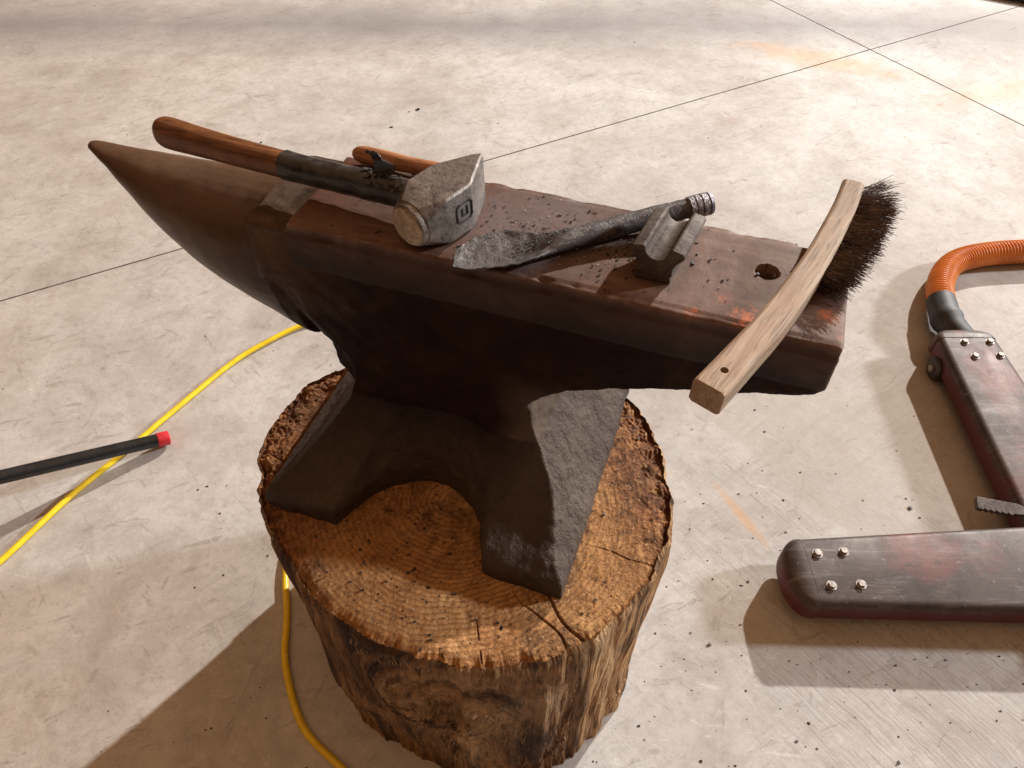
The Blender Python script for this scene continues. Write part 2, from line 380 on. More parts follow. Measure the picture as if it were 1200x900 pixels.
M = dict(
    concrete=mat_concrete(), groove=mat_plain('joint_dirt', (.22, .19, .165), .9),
    anvil=mat_anvil(), face=mat_anvil('anvil_face_rust', 1), horn=mat_horn(), base=mat_base(),
    sawn=mat_sawn(), log=mat_logside(), leg=mat_leg(),
    splinter=mat_wood('raw_splinters', (.12, .055, .025), (.30, .16, .07), (.48, .29, .14), .8, (40, 40, 6)),
    hickory=mat_wood('oiled_hickory', (.075, .026, .009), (.18, .068, .024), (.29, .125, .048), .4, (3, 45, 45), stain=(.06, .018, .008)),
    file_wood=mat_wood('orange_wood', (.24, .095, .040), (.36, .155, .068), (.45, .22, .11), .5, (4, 30, 30)),
    brush_wood=mat_wood('raw_brush_wood', (.27, .18, .115), (.36, .255, .17), (.44, .33, .23), .68, (34, 2.2, 34), stain=(.30, .16, .09), rot=(0, 0, R(17))),
    tape=mat_plain('black_tape', (.018, .015, .014), .33, 0, .5, 60, .0015, (.05, .045, .042)),
    steel=mat_steel('forged_head_steel', (.10, .082, .070), (.27, .235, .21), .44, .5, 34, (.05, .036, .028)),
    bright=mat_steel('scuffed_edge_steel', (.4, .38, .36), (.8, .78, .75), .34, .9, 60, (.15, .12, .1)),
    face_st=mat_steel('struck_face_steel', (.28, .21, .15), (.52, .41, .31), .6, .3, 70, (.16, .09, .05)),
    scale=mat_steel('forge_scale_steel', (.040, .034, .034), (.125, .108, .105), .5, .4, 60, (.018, .014, .014)),
    dark_st=mat_steel('dark_blued_steel', (.035, .037, .042), (.12, .12, .125), .36, .6, 30, (.02, .02, .02)),
    swage=mat_steel('swage_steel', (.045, .029, .021), (.105, .074, .053), .6, .2, 34, (.03, .017, .011)),
    hoop=mat_steel('hoop_steel', (.12, .11, .125), (.40, .38, .41), .3, .8, 60, (.05, .04, .05)),
    bristle=mat_steel('rusted_wire', (.040, .025, .019), (.13, .085, .065), .5, .4, 40),
    bolt=mat_steel('zinc_bolt', (.20, .17, .15), (.38, .34, .31), .45, .45, 60),
    flake=mat_steel('mill_scale_flake', (.012, .012, .013), (.06, .055, .055), .45, .3, 90),
    flake2=mat_plain('pale_grit', (.55, .5, .45), .6),
    rubber=mat_plain('black_rubber', (.02, .02, .022), .62, 0, .3, 40, .0005, (.04, .04, .045)),
    hose=mat_plain('orange_hose_plastic', (.66, .20, .030), .42, 0, .12, 12, .0003, (.74, .27, .05)),
    cable=mat_plain('yellow_cable_jacket', (.76, .50, .012), .38, 0, .14, 25, .0004, (.85, .60, .02)),
    blackpaint=mat_plain('black_painted_tube', (.014, .014, .015), .22, 0, .3, 30, .0003),
    red=mat_plain('red_cap_plastic', (.55, .025, .035), .4),
    wheel=mat_plain('dark_wheel', (.03, .022, .018), .5, .2, .4, 60, .0008, (.07, .055, .045)),
)

# ------------------------------------------------------------------ the floor (two sawn joints crossing)
def build_floor():
    o = Vector((1.421, 2.910, 0)); a = R(28.6); u = Vector((math.cos(a), math.sin(a), 0)); v = Vector((-u.y, u.x, 0))
    mb = MB(); L = 9; g = .0028
    for sx in (-1, 1):
        for sy in (-1, 1):
            p = [o+u*(sx*g)+v*(sy*g), o+u*(sx*L)+v*(sy*g), o+u*(sx*L)+v*(sy*L), o+u*(sx*g)+v*(sy*L)]
            if sx*sy < 0: p = p[::-1]
            mb.add(p, [(0, 1, 2, 3)])
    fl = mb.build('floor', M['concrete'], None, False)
    # groove walls and bottom in the same mesh, second material
    fl.data.materials.append(M['groove'])
    bm = bmesh.new(); bm.from_mesh(fl.data)
    def quad(pts, mi=1):
        f = bm.faces.new([bm.verts.new(p) for p in pts]); f.material_index = mi
    d = Vector((0, 0, -.0032))
    quad([o-u*L-v*L+d, o+u*L-v*L+d, o+u*L+v*L+d, o-u*L+v*L+d])
    for s in (-1, 1):
        for t in (-1, 1):
            q = [o+u*(s*g)+v*(t*g), o+u*(s*L)+v*(t*g)]; quad([q[0], q[1], q[1]+d, q[0]+d])
            q = [o+u*(s*g)+v*(t*g), o+u*(s*g)+v*(t*L)]; quad([q[0], q[1], q[1]+d, q[0]+d])
    bm.to_mesh(fl.data); bm.free()
    tag(fl, kind='structure')
build_floor()
KF = 1.128      # everything that stands on the floor was laid out for a 1.25 m eye height

# ------------------------------------------------------------------ stump
SZ = .505
OUT = [(.237,.600),(.232,.69),(.203,.777),(.140,.845),(.04,.885),(-.08,.905),(-.19,.900),(-.279,.862),(-.352,.805),(-.391,.706),(-.385,.63),(-.365,.565),
       (-.319,.497),(-.258,.422),(-.174,.372),(-.064,.338),(.043,.346),(.118,.387),(.180,.445),(.213,.500),(.234,.553)]
CX, CY = -.078, .615
def contour_tab():
    P = [Vector((x, y, 0)) for x, y in OUT]; n = len(P); pts = []
    for i in range(n):
        a, b, c, d = P[i-1], P[i], P[(i+1) % n], P[(i+2) % n]
        for k in range(12):
            t = k/12
            pts.append(.5*((2*b)+(c-a)*t+(2*a-5*b+4*c-d)*t*t+(3*b-a-3*c+d)*t**3))
    tab = sorted((math.atan2(p.y-CY, p.x-CX), math.hypot(p.x-CX, p.y-CY)) for p in pts)
    a = np.array([t[0] for t in tab]); r = np.array([t[1] for t in tab])
    return np.concatenate([a-2*PI, a, a+2*PI]), np.concatenate([r, r, r])
TA, TR = contour_tab()
def rad_at(th): return float(np.interp(th, TA, TR))

CRACKS = [(-.98, .15, .26, .0014), (-.86, .12, .27, .0020), (-.35, .19, .25, .0006), (2.9, .19, .29, .0009), (-2.5, .19, .24, .0006), (-1.40, .16, .21, .0005)]
def side_disp(th, z, r):
    """radial offset of the log side"""
    x = CX+r*math.cos(th); y = CY+r*math.sin(th)
    da = (th-KA+PI) % (2*PI) - PI
    kx = da*.30; kz = (z-KZ)
    d = math.hypot(kx, kz*1.15)
    # grain coordinate swirls round the knot
    infl = math.exp(-(d/.085)**2)
    ang = math.atan2(kz, kx)
    gx = math.cos(th)*r*42; gy = math.sin(th)*r*42; gz = z*5.0
    if infl > .01:
        bend = infl*1.6
        gx2 = math.cos(th)*r*42 + bend*math.cos(ang)*(-3.0); 
        gz2 = gz + infl*8*math.sin(ang*2+d*30)
        gx, gz = gx2, gz2
        ring = d*120
        gx = gx*(1-infl)+infl*ring; gy = gy*(1-infl)+infl*1.2*math.sin(ang)
    n1 = noise.noise(Vector((gx*.35, gy*.35, gz*.5)))
    n2 = noise.noise(Vector((gx, gy, gz)))
    n3 = noise.noise(Vector((gx*2.3, gy*2.3, gz*2)))
    big = noise.noise(Vector((x*6, y*6, z*5)))
    o = .006*big + .008*n1 + .0065*n2 + .0030*n3 - .010*max(0, n2-.28)*1.5
    # bark remains: ledges
    b = noise.noise(Vector((x*9+4, y*9, z*4)))
    if b > .12: o += .004
    # burl: bulging ring with a hollow heart
    o += .016*math.exp(-((d-.062)/.03)**2) - .020*math.exp(-(d/.034)**2)
    if z < .05: o += .012*(1-z/.05)*(.5+noise.noise(Vector((x*8, y*8, 2))))
    return o, (gx*.16, gy*.16, gz*.16)

def top_z(x, y, r, R0, th):
    e = (R0-r)
    h = .0024*fbm(x, y, 0, 14, 4) + .0008*noise.noise(Vector((x*140, y*30, 0)))
    k = max(0, 1-e/.06)
    rot = max(0, min(1, (abs(x+.04)+y*.55-.45)*6))
    h += k*rot*(.012*fbm(x, y, 1, 34, 4) + .004*noise.noise(Vector((x*210, y*210, 1))) - .004)
    if e < .02: h -= (1-e/.02)**2*(.006+.008*abs(noise.noise(Vector((x*30, y*30, 3)))))
    for a, r0, r1, w in CRACKS:
        px, py = x-PITH[0], y-PITH[1]; rr = math.hypot(px, py)
        if r0 < rr < r1+.05:
            aa = math.atan2(py, px); dd = ((aa-a-.10*noise.noise(Vector((rr*14, a*7, 0)))+PI) % (2*PI)-PI)*rr
            ww = w*min(1, (rr-r0)/.05)
            if abs(dd) < ww: h -= .012*(1-abs(dd)/ww)
    return SZ + h

def build_stump():
    root = empty('tree_stump', (CX, CY, 0), label='short thick sawn log with rotten rim and frayed knot in front, carrying the anvil', cat='stump')
    NA, NZ_, NR = 1440, 150, 230
    off = Vector((CX, CY, 0))
    th = [2*PI*i/NA-PI for i in range(NA)]
    R0 = [rad_at(t) for t in th]
    for i in range(NA):   # ragged rim
        x = math.cos(th[i]); y = math.sin(th[i])
        R0[i] += .005*noise.noise(Vector((x*9, y*9, 0))) + .0030*noise.noise(Vector((x*32, y*32, 1))) + .0016*noise.noise(Vector((x*95, y*95, 1)))
    verts = []; gr = []; faces = []
    rimr = []
    for k in range(NZ_+1):
        z = SZ*k/NZ_*.9965
        for i in range(NA):
            r = R0[i]*(1.0 - .02*(1-z/SZ))
            o, g = side_disp(th[i], z, r)
            o *= 1-.72*max(0, (z-SZ+.04)/.04)
            if z > SZ-.012: o -= (z-SZ+.012)*.5
            r += o
            verts.append((r*math.cos(th[i]), r*math.sin(th[i]), z)); gr.append(g)
            if k == NZ_: rimr.append(r)
    for k in range(NZ_):
        for i in range(NA):
            j = (i+1) % NA
            faces.append((k*NA+i, k*NA+j, (k+1)*NA+j, (k+1)*NA+i))
    s = mesh_obj('log_side', verts, faces, M['log'], root)
    at = s.data.attributes.new('grain', 'FLOAT_VECTOR', 'POINT')
    at.data.foreach_set('vector', [c for g in gr for c in g])
    # sawn top; mesh coordinates kept in world xy for the ring pattern
    v = [(CX, CY, top_z(CX, CY, 0, .3, 0))]; f = []
    for q in range(1, NR+1):
        t = (q/NR)**.75
        for i in range(NA):
            r = rimr[i]*t; x = CX+r*math.cos(th[i]); y = CY+r*math.sin(th[i])
            z = top_z(x, y, r, rimr[i], th[i])
            if q == NR: z = SZ*.9965
            v.append((x, y, z))
    for i in range(NA): f.append((0, 1+i, 1+(i+1) % NA))
    for q in range(NR-1):
        for i in range(NA):
            j = (i+1) % NA; a = 1+q*NA
            f.append((a+i, a+NA+i, a+NA+j, a+j))
    t = mesh_obj('sawn_top', v, f, M['sawn'], root)
    t.location = (-CX, -CY, 0)
    return root
STUMP = build_stump()
def build_splinters():
    rn = random.Random(5); mb = MB()
    for k in range(1700):
        if k < 1000: th = rn.gauss(-1.5, .45); z = rn.uniform(.02, SZ-.004)
        elif k < 1250: th = rn.gauss(-1.45, .30); z = SZ-rn.uniform(.001, .02)
        else: th = rn.uniform(-3.1, .6); z = rn.uniform(.05, SZ-.01)
        da = th-KA; kx = da*.30; kz = z-KZ; d = math.hypot(kx, kz*1.15)
        r0 = rad_at(th)*(1-.02*(1-z/SZ)); r = r0+side_disp(th, z, r0)[0]*(1-.72*max(0, (z-SZ+.04)/.04))-.001
        if z > SZ-.012: r -= (z-SZ+.012)*.5
        n = Vector((math.cos(th), math.sin(th), 0)); t = Vector((-n.y, n.x, 0)); u = Vector((0, 0, 1))
        sw = math.exp(-(d/.10)**2); a = math.atan2(kz, kx)
        dr = (u*(1-sw) + (t*(-math.sin(a))+u*math.cos(a))*sw + t*rn.gauss(0, .18)).normalized()
        if dr.z > 0: dr = -dr
        L = rn.uniform(.008, .038)*(1 if k < 1250 else .7); w = rn.uniform(.0004, .0016)
        p = Vector((CX, CY, 0))+n*r+u*z; s_ = dr.cross(n).normalized(); lift = rn.uniform(.0, .10)
        m1 = p+dr*L*.5+n*lift*L*.3; e = p+dr*L+n*lift*L+t*rn.gauss(0, .001)
        ring = lambda c, q: [c+s_*q, c+n*q*.6, c-s_*q, c-n*q*.6]
        mb.rings([ring(p-n*.001, w), ring(m1, w*.9), ring(e, w*.15)], False)
    o = mesh_obj('frayed_splinters', mb.v, mb.f, M['splinter'], STUMP, False); o.location = (-CX, -CY, 0); tag(o, kind='stuff')
build_splinters()

# ------------------------------------------------------------------ anvil (local frame: x towards the heel, y away from the camera, z up from the stump)
YAW = R(-19.5)
def aworld(x, y, z):
    x -= .31; y += .622; c, s = math.cos(YAW), math.sin(YAW)
    return Vector((x*c-y*s, x*s+y*c, z+SZ))
A0 = aworld(0, 0, 0)
FZ = .43
def build_anvil():
    root = empty('anvil', A0, YAW, label='massive rusty brown blacksmith anvil standing on the stump with its horn to the left', cat='anvil')
    mb = MB()
    # --- feet and flared base: horizontal sections with a front and a back arch
    # z, xo0, xi0, xi1, xo1, yt, ya
    T = [(-.004, -.222, -.108, .117, .228, .194, .078), (.020, -.222, -.108, .117, .228, .194, .080), (.034, -.216, -.108, .117, .224, .191, .082), (.044, -.202, -.106, .113, .213, .176, .082),
         (.055, -.188, -.100, .108, .204, .152, .080), (.070, -.174, -.092, .103, .196, .130, .078), (.09, -.158, -.080, .097, .186, .108, .074),
         (.115, -.140, -.064, .090, .174, .090, .068), (.14, -.126, -.048, .080, .158, .074, .062), (.17, -.118, -.03, .060, .142, .064, .056), (.20, -.118, -.02, .05, .135, .058, .054)]
    rg = []
    for z, a, b, c, d, yt, ya in T:
        h = []
        h += [(d, -yt), (c, -yt)]
        n = 9
        for i in range(1, n):      # arch from inner right toe to inner left toe
            t = i/n; x = c+(b-c)*t; k = math.sin(PI*t)**.55
            h.append((x, -(yt+(ya-yt)*k)))
        h += [(b, -yt), (a, -yt)]
        ring = [Vector((x, y, z)) for x, y in h] + [Vector((x, -y, z)) for x, y in h[::-1]]
        rg.append(ring)
    mb.rings(rg)
    # --- waist and body
    B = [(.10, -.112, .112, .058), (.13, -.118, .104, .055), (.155, -.132, .108, .054), (.18, -.148, .118, .055), (.205, -.166, .132, .058), (.235, -.186, .152, .062), (.26, -.198, .180, .066),
         (.285, -.208, .226, .070), (.305, -.209, .275, .073), (.325, -.209, .325, .0755), (.345, -.209, .384, .077), (.362, -.209, .434, .0775), (.374, -.209, .441, .0778)]
    rg = []
    for z, x0, x1, w in B:
        w1 = w if x1 < .2 else w*.97
        xs = [x0+(x1-x0)*t for t in (0, .25, .5, .75, 1)]
        if z > .2: xs[1] = x0+.05
        k0 = min(.97, max(.45, .45+(z-.20)*3.4)) if z > .2 else .9
        front = [Vector((x, -(w*(k0 if i == 0 else 1)), z)) for i, x in enumerate(xs)]
        back = [Vector((x, (w1*(k0 if i == 0 else 1)), z)) for i, x in enumerate(xs)][::-1]
        rg.append(front+back)
    # upper block: everything up to the table under the horn, then the hard face on top
    rg.append([p + Vector((0, 0, .045)) for p in rg[-1]])
    mb.rings(rg)
    fx = [(-.150, .0785), (0, .0785), (.15, .0785), (.30, .0785), (.442, .0765)]
    def fr(z, s=0): return [Vector((x+(s if i == 0 else (-s if i == 4 else 0)), -(w-s), z)) for i, (x, w) in enumerate(fx)] + [Vector((x+(s if i == 0 else (-s if i == 4 else 0)), (w-s), z)) for i, (x, w) in reversed(list(enumerate(fx)))]
    mb.rings([fr(.368, .012), fr(.372), fr(.400), fr(.430)])
    # --- horn
    H = [(-.18, .420, .200, .066), (-.205, .419, .207, .066), (-.235, .418, .218, .068), (-.263, .418, .232, .068), (-.30, .418, .250, .064), (-.333, .418, .272, .058), (-.37, .4185, .303, .049), (-.402, .419, .334, .039),
         (-.432, .420, .370, .028), (-.455, .422, .395, .019), (-.475, .424, .410, .0115), (-.485, .4235, .4135, .0065)]
    rg = []
    for x, zt, zb, w in H:
        cz = (zt+zb)/2; hh = (zt-zb)/2; ring = []
        for j in range(40):
            t = 2*PI*j/40; cy = math.cos(t); sz = math.sin(t)
            p = 1.25 if x > -.22 else 1.0
            yy = w*math.copysign(abs(cy)**(.9/p), cy); zz = hh*math.copysign(abs(sz)**(1/p), sz)
            # fuller below than above: egg shape
            yy *= 1.0 + (.10*sz if x < -.3 else .18*sz)
            ring.append(Vector((x, yy, cz+zz)))
        rg.append(ring)
    mb.rings(rg)
    tmp = mb.build('tmp_anvil', M['anvil'], None, False)
    mod = tmp.modifiers.new('r', 'REMESH'); mod.mode = 'VOXEL'; mod.voxel_size = .0023
    sm = tmp.modifiers.new('s', 'SMOOTH'); sm.factor = .5; sm.iterations = 10
    # pritchel hole
    cut = MB(); cut.tube([(.362, .014, .30), (.362, .014, .46)], .0128, 40); cu = cut.build('tmp_cut', M['anvil'], None, False)
    bo = tmp.modifiers.new('b', 'BOOLEAN'); bo.operation = 'DIFFERENCE'; bo.object = cu; bo.solver = 'EXACT'
    dg = bpy.context.evaluated_depsgraph_get()
    me = bpy.data.meshes.new_from_object(tmp.evaluated_get(dg))
    bpy.data.objects.remove(tmp); bpy.data.objects.remove(cu)
    n = len(me.vertices); co = np.empty(n*3, 'f'); me.vertices.foreach_get('co', co); co = co.reshape(-1, 3)
    no = np.empty(n*3, 'f'); me.vertices.foreach_get('normal', no); no = no.reshape(-1, 3)
    d = np.empty(n, 'f')
    for i in range(n):
        x, y, z = (float(c) for c in co[i])
        a = noise.noise(Vector((x*11, y*11, z*11))); b = noise.noise(Vector((x*45, y*45, z*45))); e = noise.noise(Vector((x*120+9, y*120, z*120)))
        if z > .424 and x > -.148 and abs(y) < .068: k = .0006*a + .0003*b
        elif z > .36: k = .0013*a + .0009*b + .0004*e
        elif z < .21 : k = .0036*a + .0020*b + .0008*e
        else: k = .0026*a + .0016*b + .0005*e
        if z > .415 and abs(abs(y)-.078) < .009 and x > -.15:    # battered edges
            c = noise.noise(Vector((x*38+3, y*5, 1))); k -= .0032*max(0, c-.05)*2.2 + .001
        if x < -.2: k = .0012*a + .0006*b
        d[i] = k
    co += no*d[:, None]
    me.vertices.foreach_set('co', co.ravel()); me.update()
    me.polygons.foreach_set('use_smooth', [True]*len(me.polygons)); me.update()
    me.vertices.foreach_get('normal', no.ravel()); nn = np.empty(n*3, 'f'); me.vertices.foreach_get('normal', nn); nn = nn.reshape(-1, 3)
    # split into parts, keeping the shared normals
    fc = [p.center[:] for p in me.polygons]
    def part_of(c):
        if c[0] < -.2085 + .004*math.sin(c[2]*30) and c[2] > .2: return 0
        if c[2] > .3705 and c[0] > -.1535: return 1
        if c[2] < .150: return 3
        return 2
    ids = [part_of(c) for c in fc]; polys = [tuple(p.vertices) for p in me.polygons]
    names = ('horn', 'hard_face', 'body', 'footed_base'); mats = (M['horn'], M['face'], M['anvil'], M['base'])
    for k in range(4):
        vm = {}; vs = []; ns = []; fs = []
        for i, p in zip(ids, polys):
            if i != k: continue
            q = []
            for w in p:
                if w not in vm: vm[w] = len(vs); vs.append(co[w]); ns.append(nn[w])
                q.append(vm[w])
            fs.append(q)
        m2 = bpy.data.meshes.new(names[k]); m2.from_pydata([tuple(map(float, v)) for v in vs], [], fs); m2.update()
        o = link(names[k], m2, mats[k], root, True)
        m2.normals_split_custom_set_from_vertices([tuple(map(float, v)) for v in ns])
    bpy.data.meshes.remove(me)
    return root
build_anvil()

def on_anvil(name, x, y, z, rz=0.0, **k): return empty(name, aworld(x, y, z), YAW+rz, **k)

# ------------------------------------------------------------------ hammer
def build_hammer():
    root = on_anvil('cross_peen_hammer', 0, 0, FZ, label='heavy steel hammer with tape wrapped wooden handle lying across the anvil face and horn', cat='hammer')
    base = Vector((0, 0, FZ))
    p0 = Vector((.001, -.073, .4575)) - base; p1 = Vector((.043, .033, .4625)) - base
    ax = (p1-p0).normalized(); L = (p1-p0).length
    hd = Vector((-.365, .006, .457)) - base
    up = (Vector((0, 0, 1)) - ax*ax.z).normalized(); sd = ax.cross(up).normalized()   # sd to the right
    S = [(.000, .0218, .0218, .0001, 1.0), (.0022, .0240, .0240, .0001, 1.0), (.0075, .0250, .0250, .0001, 1.0), (.0080, .0256, .0256, .012, .75), (.030, .0285, .0275, .0028, 0.0), (.034, .0290, .0278, .0022, 0.0), (.066, .0290, .0280, .0022, 0.0), (.070, .0280, .0282, .0022, 0.0),
         (.106, .0075, .0300, .0022, 0.0), (L, .0035, .0290, .0025, 0.0)]
    mb = MB(); rg = []
    def sec(w, h, ch, rn):
        q = [(w, -h+ch), (w, h-ch), (w-ch, h), (-w+ch, h), (-w, h-ch), (-w, -h+ch), (-w+ch, -h), (w-ch, -h)]; out = []
        for i in range(8):
            a, b = Vector(q[i]), Vector(q[(i+1) % 8]); n = 7 if i % 2 == 0 else 2
            for k in range(n):
                p = a+(b-a)*(k/n); t = math.atan2(p.y, p.x); out.append(p*(1-rn)+Vector((math.cos(t)*w, math.sin(t)*h))*rn)
        return out
    for a, w, h, ch, rn in S:
        rg.append([p0+ax*a+sd*p.x+up*p.y for p in sec(w, h, min(ch, w*.6), rn)])
    mb.rings(rg)
    head = mb.build('head', M['steel'], root, True, 22)
    bevel(head, .0009, 2, 22)
    # struck face disc
    fb = MB(); rg = []
    for a, r in ((.0004, .0216), (-.0012, .0208), (-.0026, .0175), (-.0034, .010), (-.0037, .003)):
        rg.append([p0+ax*a+sd*math.cos(2*PI*j/40)*r*(1+.03*math.sin(j*1.3))+up*math.sin(2*PI*j/40)*r*(1+.02*math.cos(j*2.1)) for j in range(40)])
    fb.rings(rg); fb.build('striking_face', M['face_st'], root, True, 60)
    # stamped square mark on the flat side
    c = p0+ax*.073+sd*.0262+up*.0005
    fw = (ax*.94-sd*.55).normalized()       # along the tapering cheek
    c = p0+ax*.0555+sd*.0291+up*.0015; fwd = ax; nrm = sd
    st = MB()
    def bar(u0, v0, u1, v1, w=.0014):
        a = c+fwd*u0+up*v0; b = c+fwd*u1+up*v1; t = (b-a).normalized(); s_ = t.cross(nrm)
        q = [a-t*w/2-s_*w/2, b+t*w/2-s_*w/2, b+t*w/2+s_*w/2, a-t*w/2+s_*w/2]
        st.add([p-nrm*.0006 for p in q]+[p+nrm*.0011 for p in q], [(0,1,2,3),(4,5,6,7),(0,1,5,4),(1,2,6,5),(2,3,7,6),(3,0,4,7)])
    s = .0110; e = .0035
    for a in ((-s+e,-s,s-e,-s),(s-e,-s,s,-s+e),(s,-s+e,s,s-e),(s,s-e,s-e,s),(s-e,s,-s+e,s),(-s+e,s,-s,s-e),(-s,s-e,-s,-s+e),(-s,-s+e,-s+e,-s)): bar(*a)
    bar(-.003, -.004, -.003, .004, .0016); bar(-.003, -.004, .004, -.004, .0016); bar(.004, -.004, .004, .005, .0016)
    st.build('stamped_mark', M['dark_st'], head, False)
    # handle
    e0 = p0+ax*.053; dr = (hd-e0); LL = dr.length; dr.normalize()
    hs = dr.cross(Vector((0, 0, 1))).normalized(); hu = hs.cross(dr)
    prof = [(-.030, .0095, .0135), (.02, .0105, .0145), (.04, .0120, .0155), (.07, .0128, .0158), (.11, .0128, .0152), (.16, .0135, .0150), (.20, .0140, .0152), (.25, .0145, .0158), (.30, .0150, .0165), (.34, .0158, .0178),
            (.365, .0165, .0190), (.378, .0160, .0185), (.386, .0135, .0155), (.3875, .011, .0125)]
    def sect(s0, s1, grow=0.0, step=.004, name='handle', mat=None, par=None, lump=0.0):
        m = MB(); rg = []; s = s0
        vals = []
        while s < s1: vals.append(s); s += step
        vals.append(s1)
        for s in vals:
            a, b = lerp_tab(prof, s); ring = []
            droop = .0035*math.sin(max(0, s)*PI/.39)
            for j in range(28):
                t = 2*PI*j/28
                k = 1+grow+lump*noise.noise(Vector((s*60, math.cos(t)*2, math.sin(t)*2)))
                sx = math.copysign(abs(math.cos(t))**.85, math.cos(t)); sy = math.copysign(abs(math.sin(t))**.85, math.sin(t))
                ring.append(e0+dr*s+hs*(sx*a*k)+hu*(sy*b*k-droop))
            rg.append(ring)
        m.rings(rg); return m.build(name, mat, par, True, 50)
    hn = sect(-.016, .3875, 0, .004, 'handle', M['hickory'], root, .01)
    tp = sect(.028, .205, .07, .003, 'tape_wrap', M['tape'], hn, .06)
    # glued on rags of torn tape
    rg_ = MB()
    for k in range(60):
        s = random.uniform(.035, .10); t = random.uniform(.15, 2.6); a, b = lerp_tab(prof, s)
        p = e0+dr*s+hs*(math.cos(t)*a*1.16)+hu*(math.sin(t)*b*1.16-.002); n_ = (hs*math.cos(t)+hu*math.sin(t)).normalized()
        tx = dr*math.cos(k)+n_.cross(dr)*math.sin(k); ty = n_.cross(tx); w = random.uniform(.002, .006)
        poly = [p+tx*w*math.cos(q)*random.uniform(.5, 1.2)+ty*w*math.sin(q)*random.uniform(.4, 1)+n_*random.uniform(-.0002, .0014) for q in (0, 1.1, 2.2, 3.3, 4.3, 5.3)]
        rg_.add(poly+[q-n_*.0007 for q in poly], [(0,1,2,3,4,5),(11,10,9,8,7,6)]+[(i, (i+1) % 6, 6+(i+1) % 6, 6+i) for i in range(6)])
    rg_.build('torn_tape', M['tape'], tp, False)
    # big curl of peeled tape standing up
    pc = e0+dr*.076+hu*.0135+hs*.0
    m = MB(); W = 9; Hh = 12; th = .0006; g = []
    for i in range(Hh+1):
        v = i/Hh
        wl = -.0085*(1.1-.35*math.sin(v*3)) - (.0085 if v > .93 else 0) ; wr = .0105+(.009*math.sin(max(0, (v-.15))*3.6) if v < .72 else -.006)
        if i % 2: wr += .0012; wl -= .0006
        row = []
        for j in range(W+1):
            u = j/W; x = wl+(wr-wl)*u
            row.append(pc+(-dr)*x*1.0+hu*(.029*v-.003-(.002*math.sin(j*2.4) if i == Hh else 0))+hs*(.006*math.sin(v*2.6)+.004*math.sin(u*3.3)-.004))
        g.append(row)
    vs = [p for r in g for p in r]; n = len(vs); f = [(i*(W+1)+j, i*(W+1)+j+1, (i+1)*(W+1)+j+1, (i+1)*(W+1)+j) for i in range(Hh) for j in range(W)]
    vs += [p+hs*th for p in vs]; f += [tuple(n+q for q in r[::-1]) for r in f]
    m.add(vs, f); m.build('peeling_tape', M['tape'], tp, False)
build_hammer()

# ------------------------------------------------------------------ short tool handle behind the hammer
def build_file_handle():
    root = on_anvil('tool_handle', 0, 0, FZ, label='plain orange wooden tool handle lying behind the black taped hammer handle', cat='tool handle')
    m = MB(); a = Vector((-.133, .060, .0125)); b = Vector((.012, .056, .0125)); d = b-a
    prof = [(0, .005), (.03, .0085), (.09, .0108), (.25, .0110), (.5, .0095), (.75, .0100), (.9, .009), (.96, .0085)]
    m.tube([a+d*t for t, r in prof], [r for t, r in prof], 24); m.build('grip', M['file_wood'], root, True, 70)
    m = MB(); m.tube([a+d*.93, a+d*.94, a+d*1.04, a+d*1.05], [.0088, .0092, .0088, .007], 24); m.build('ferrule', M['hoop'], root)
build_file_handle()

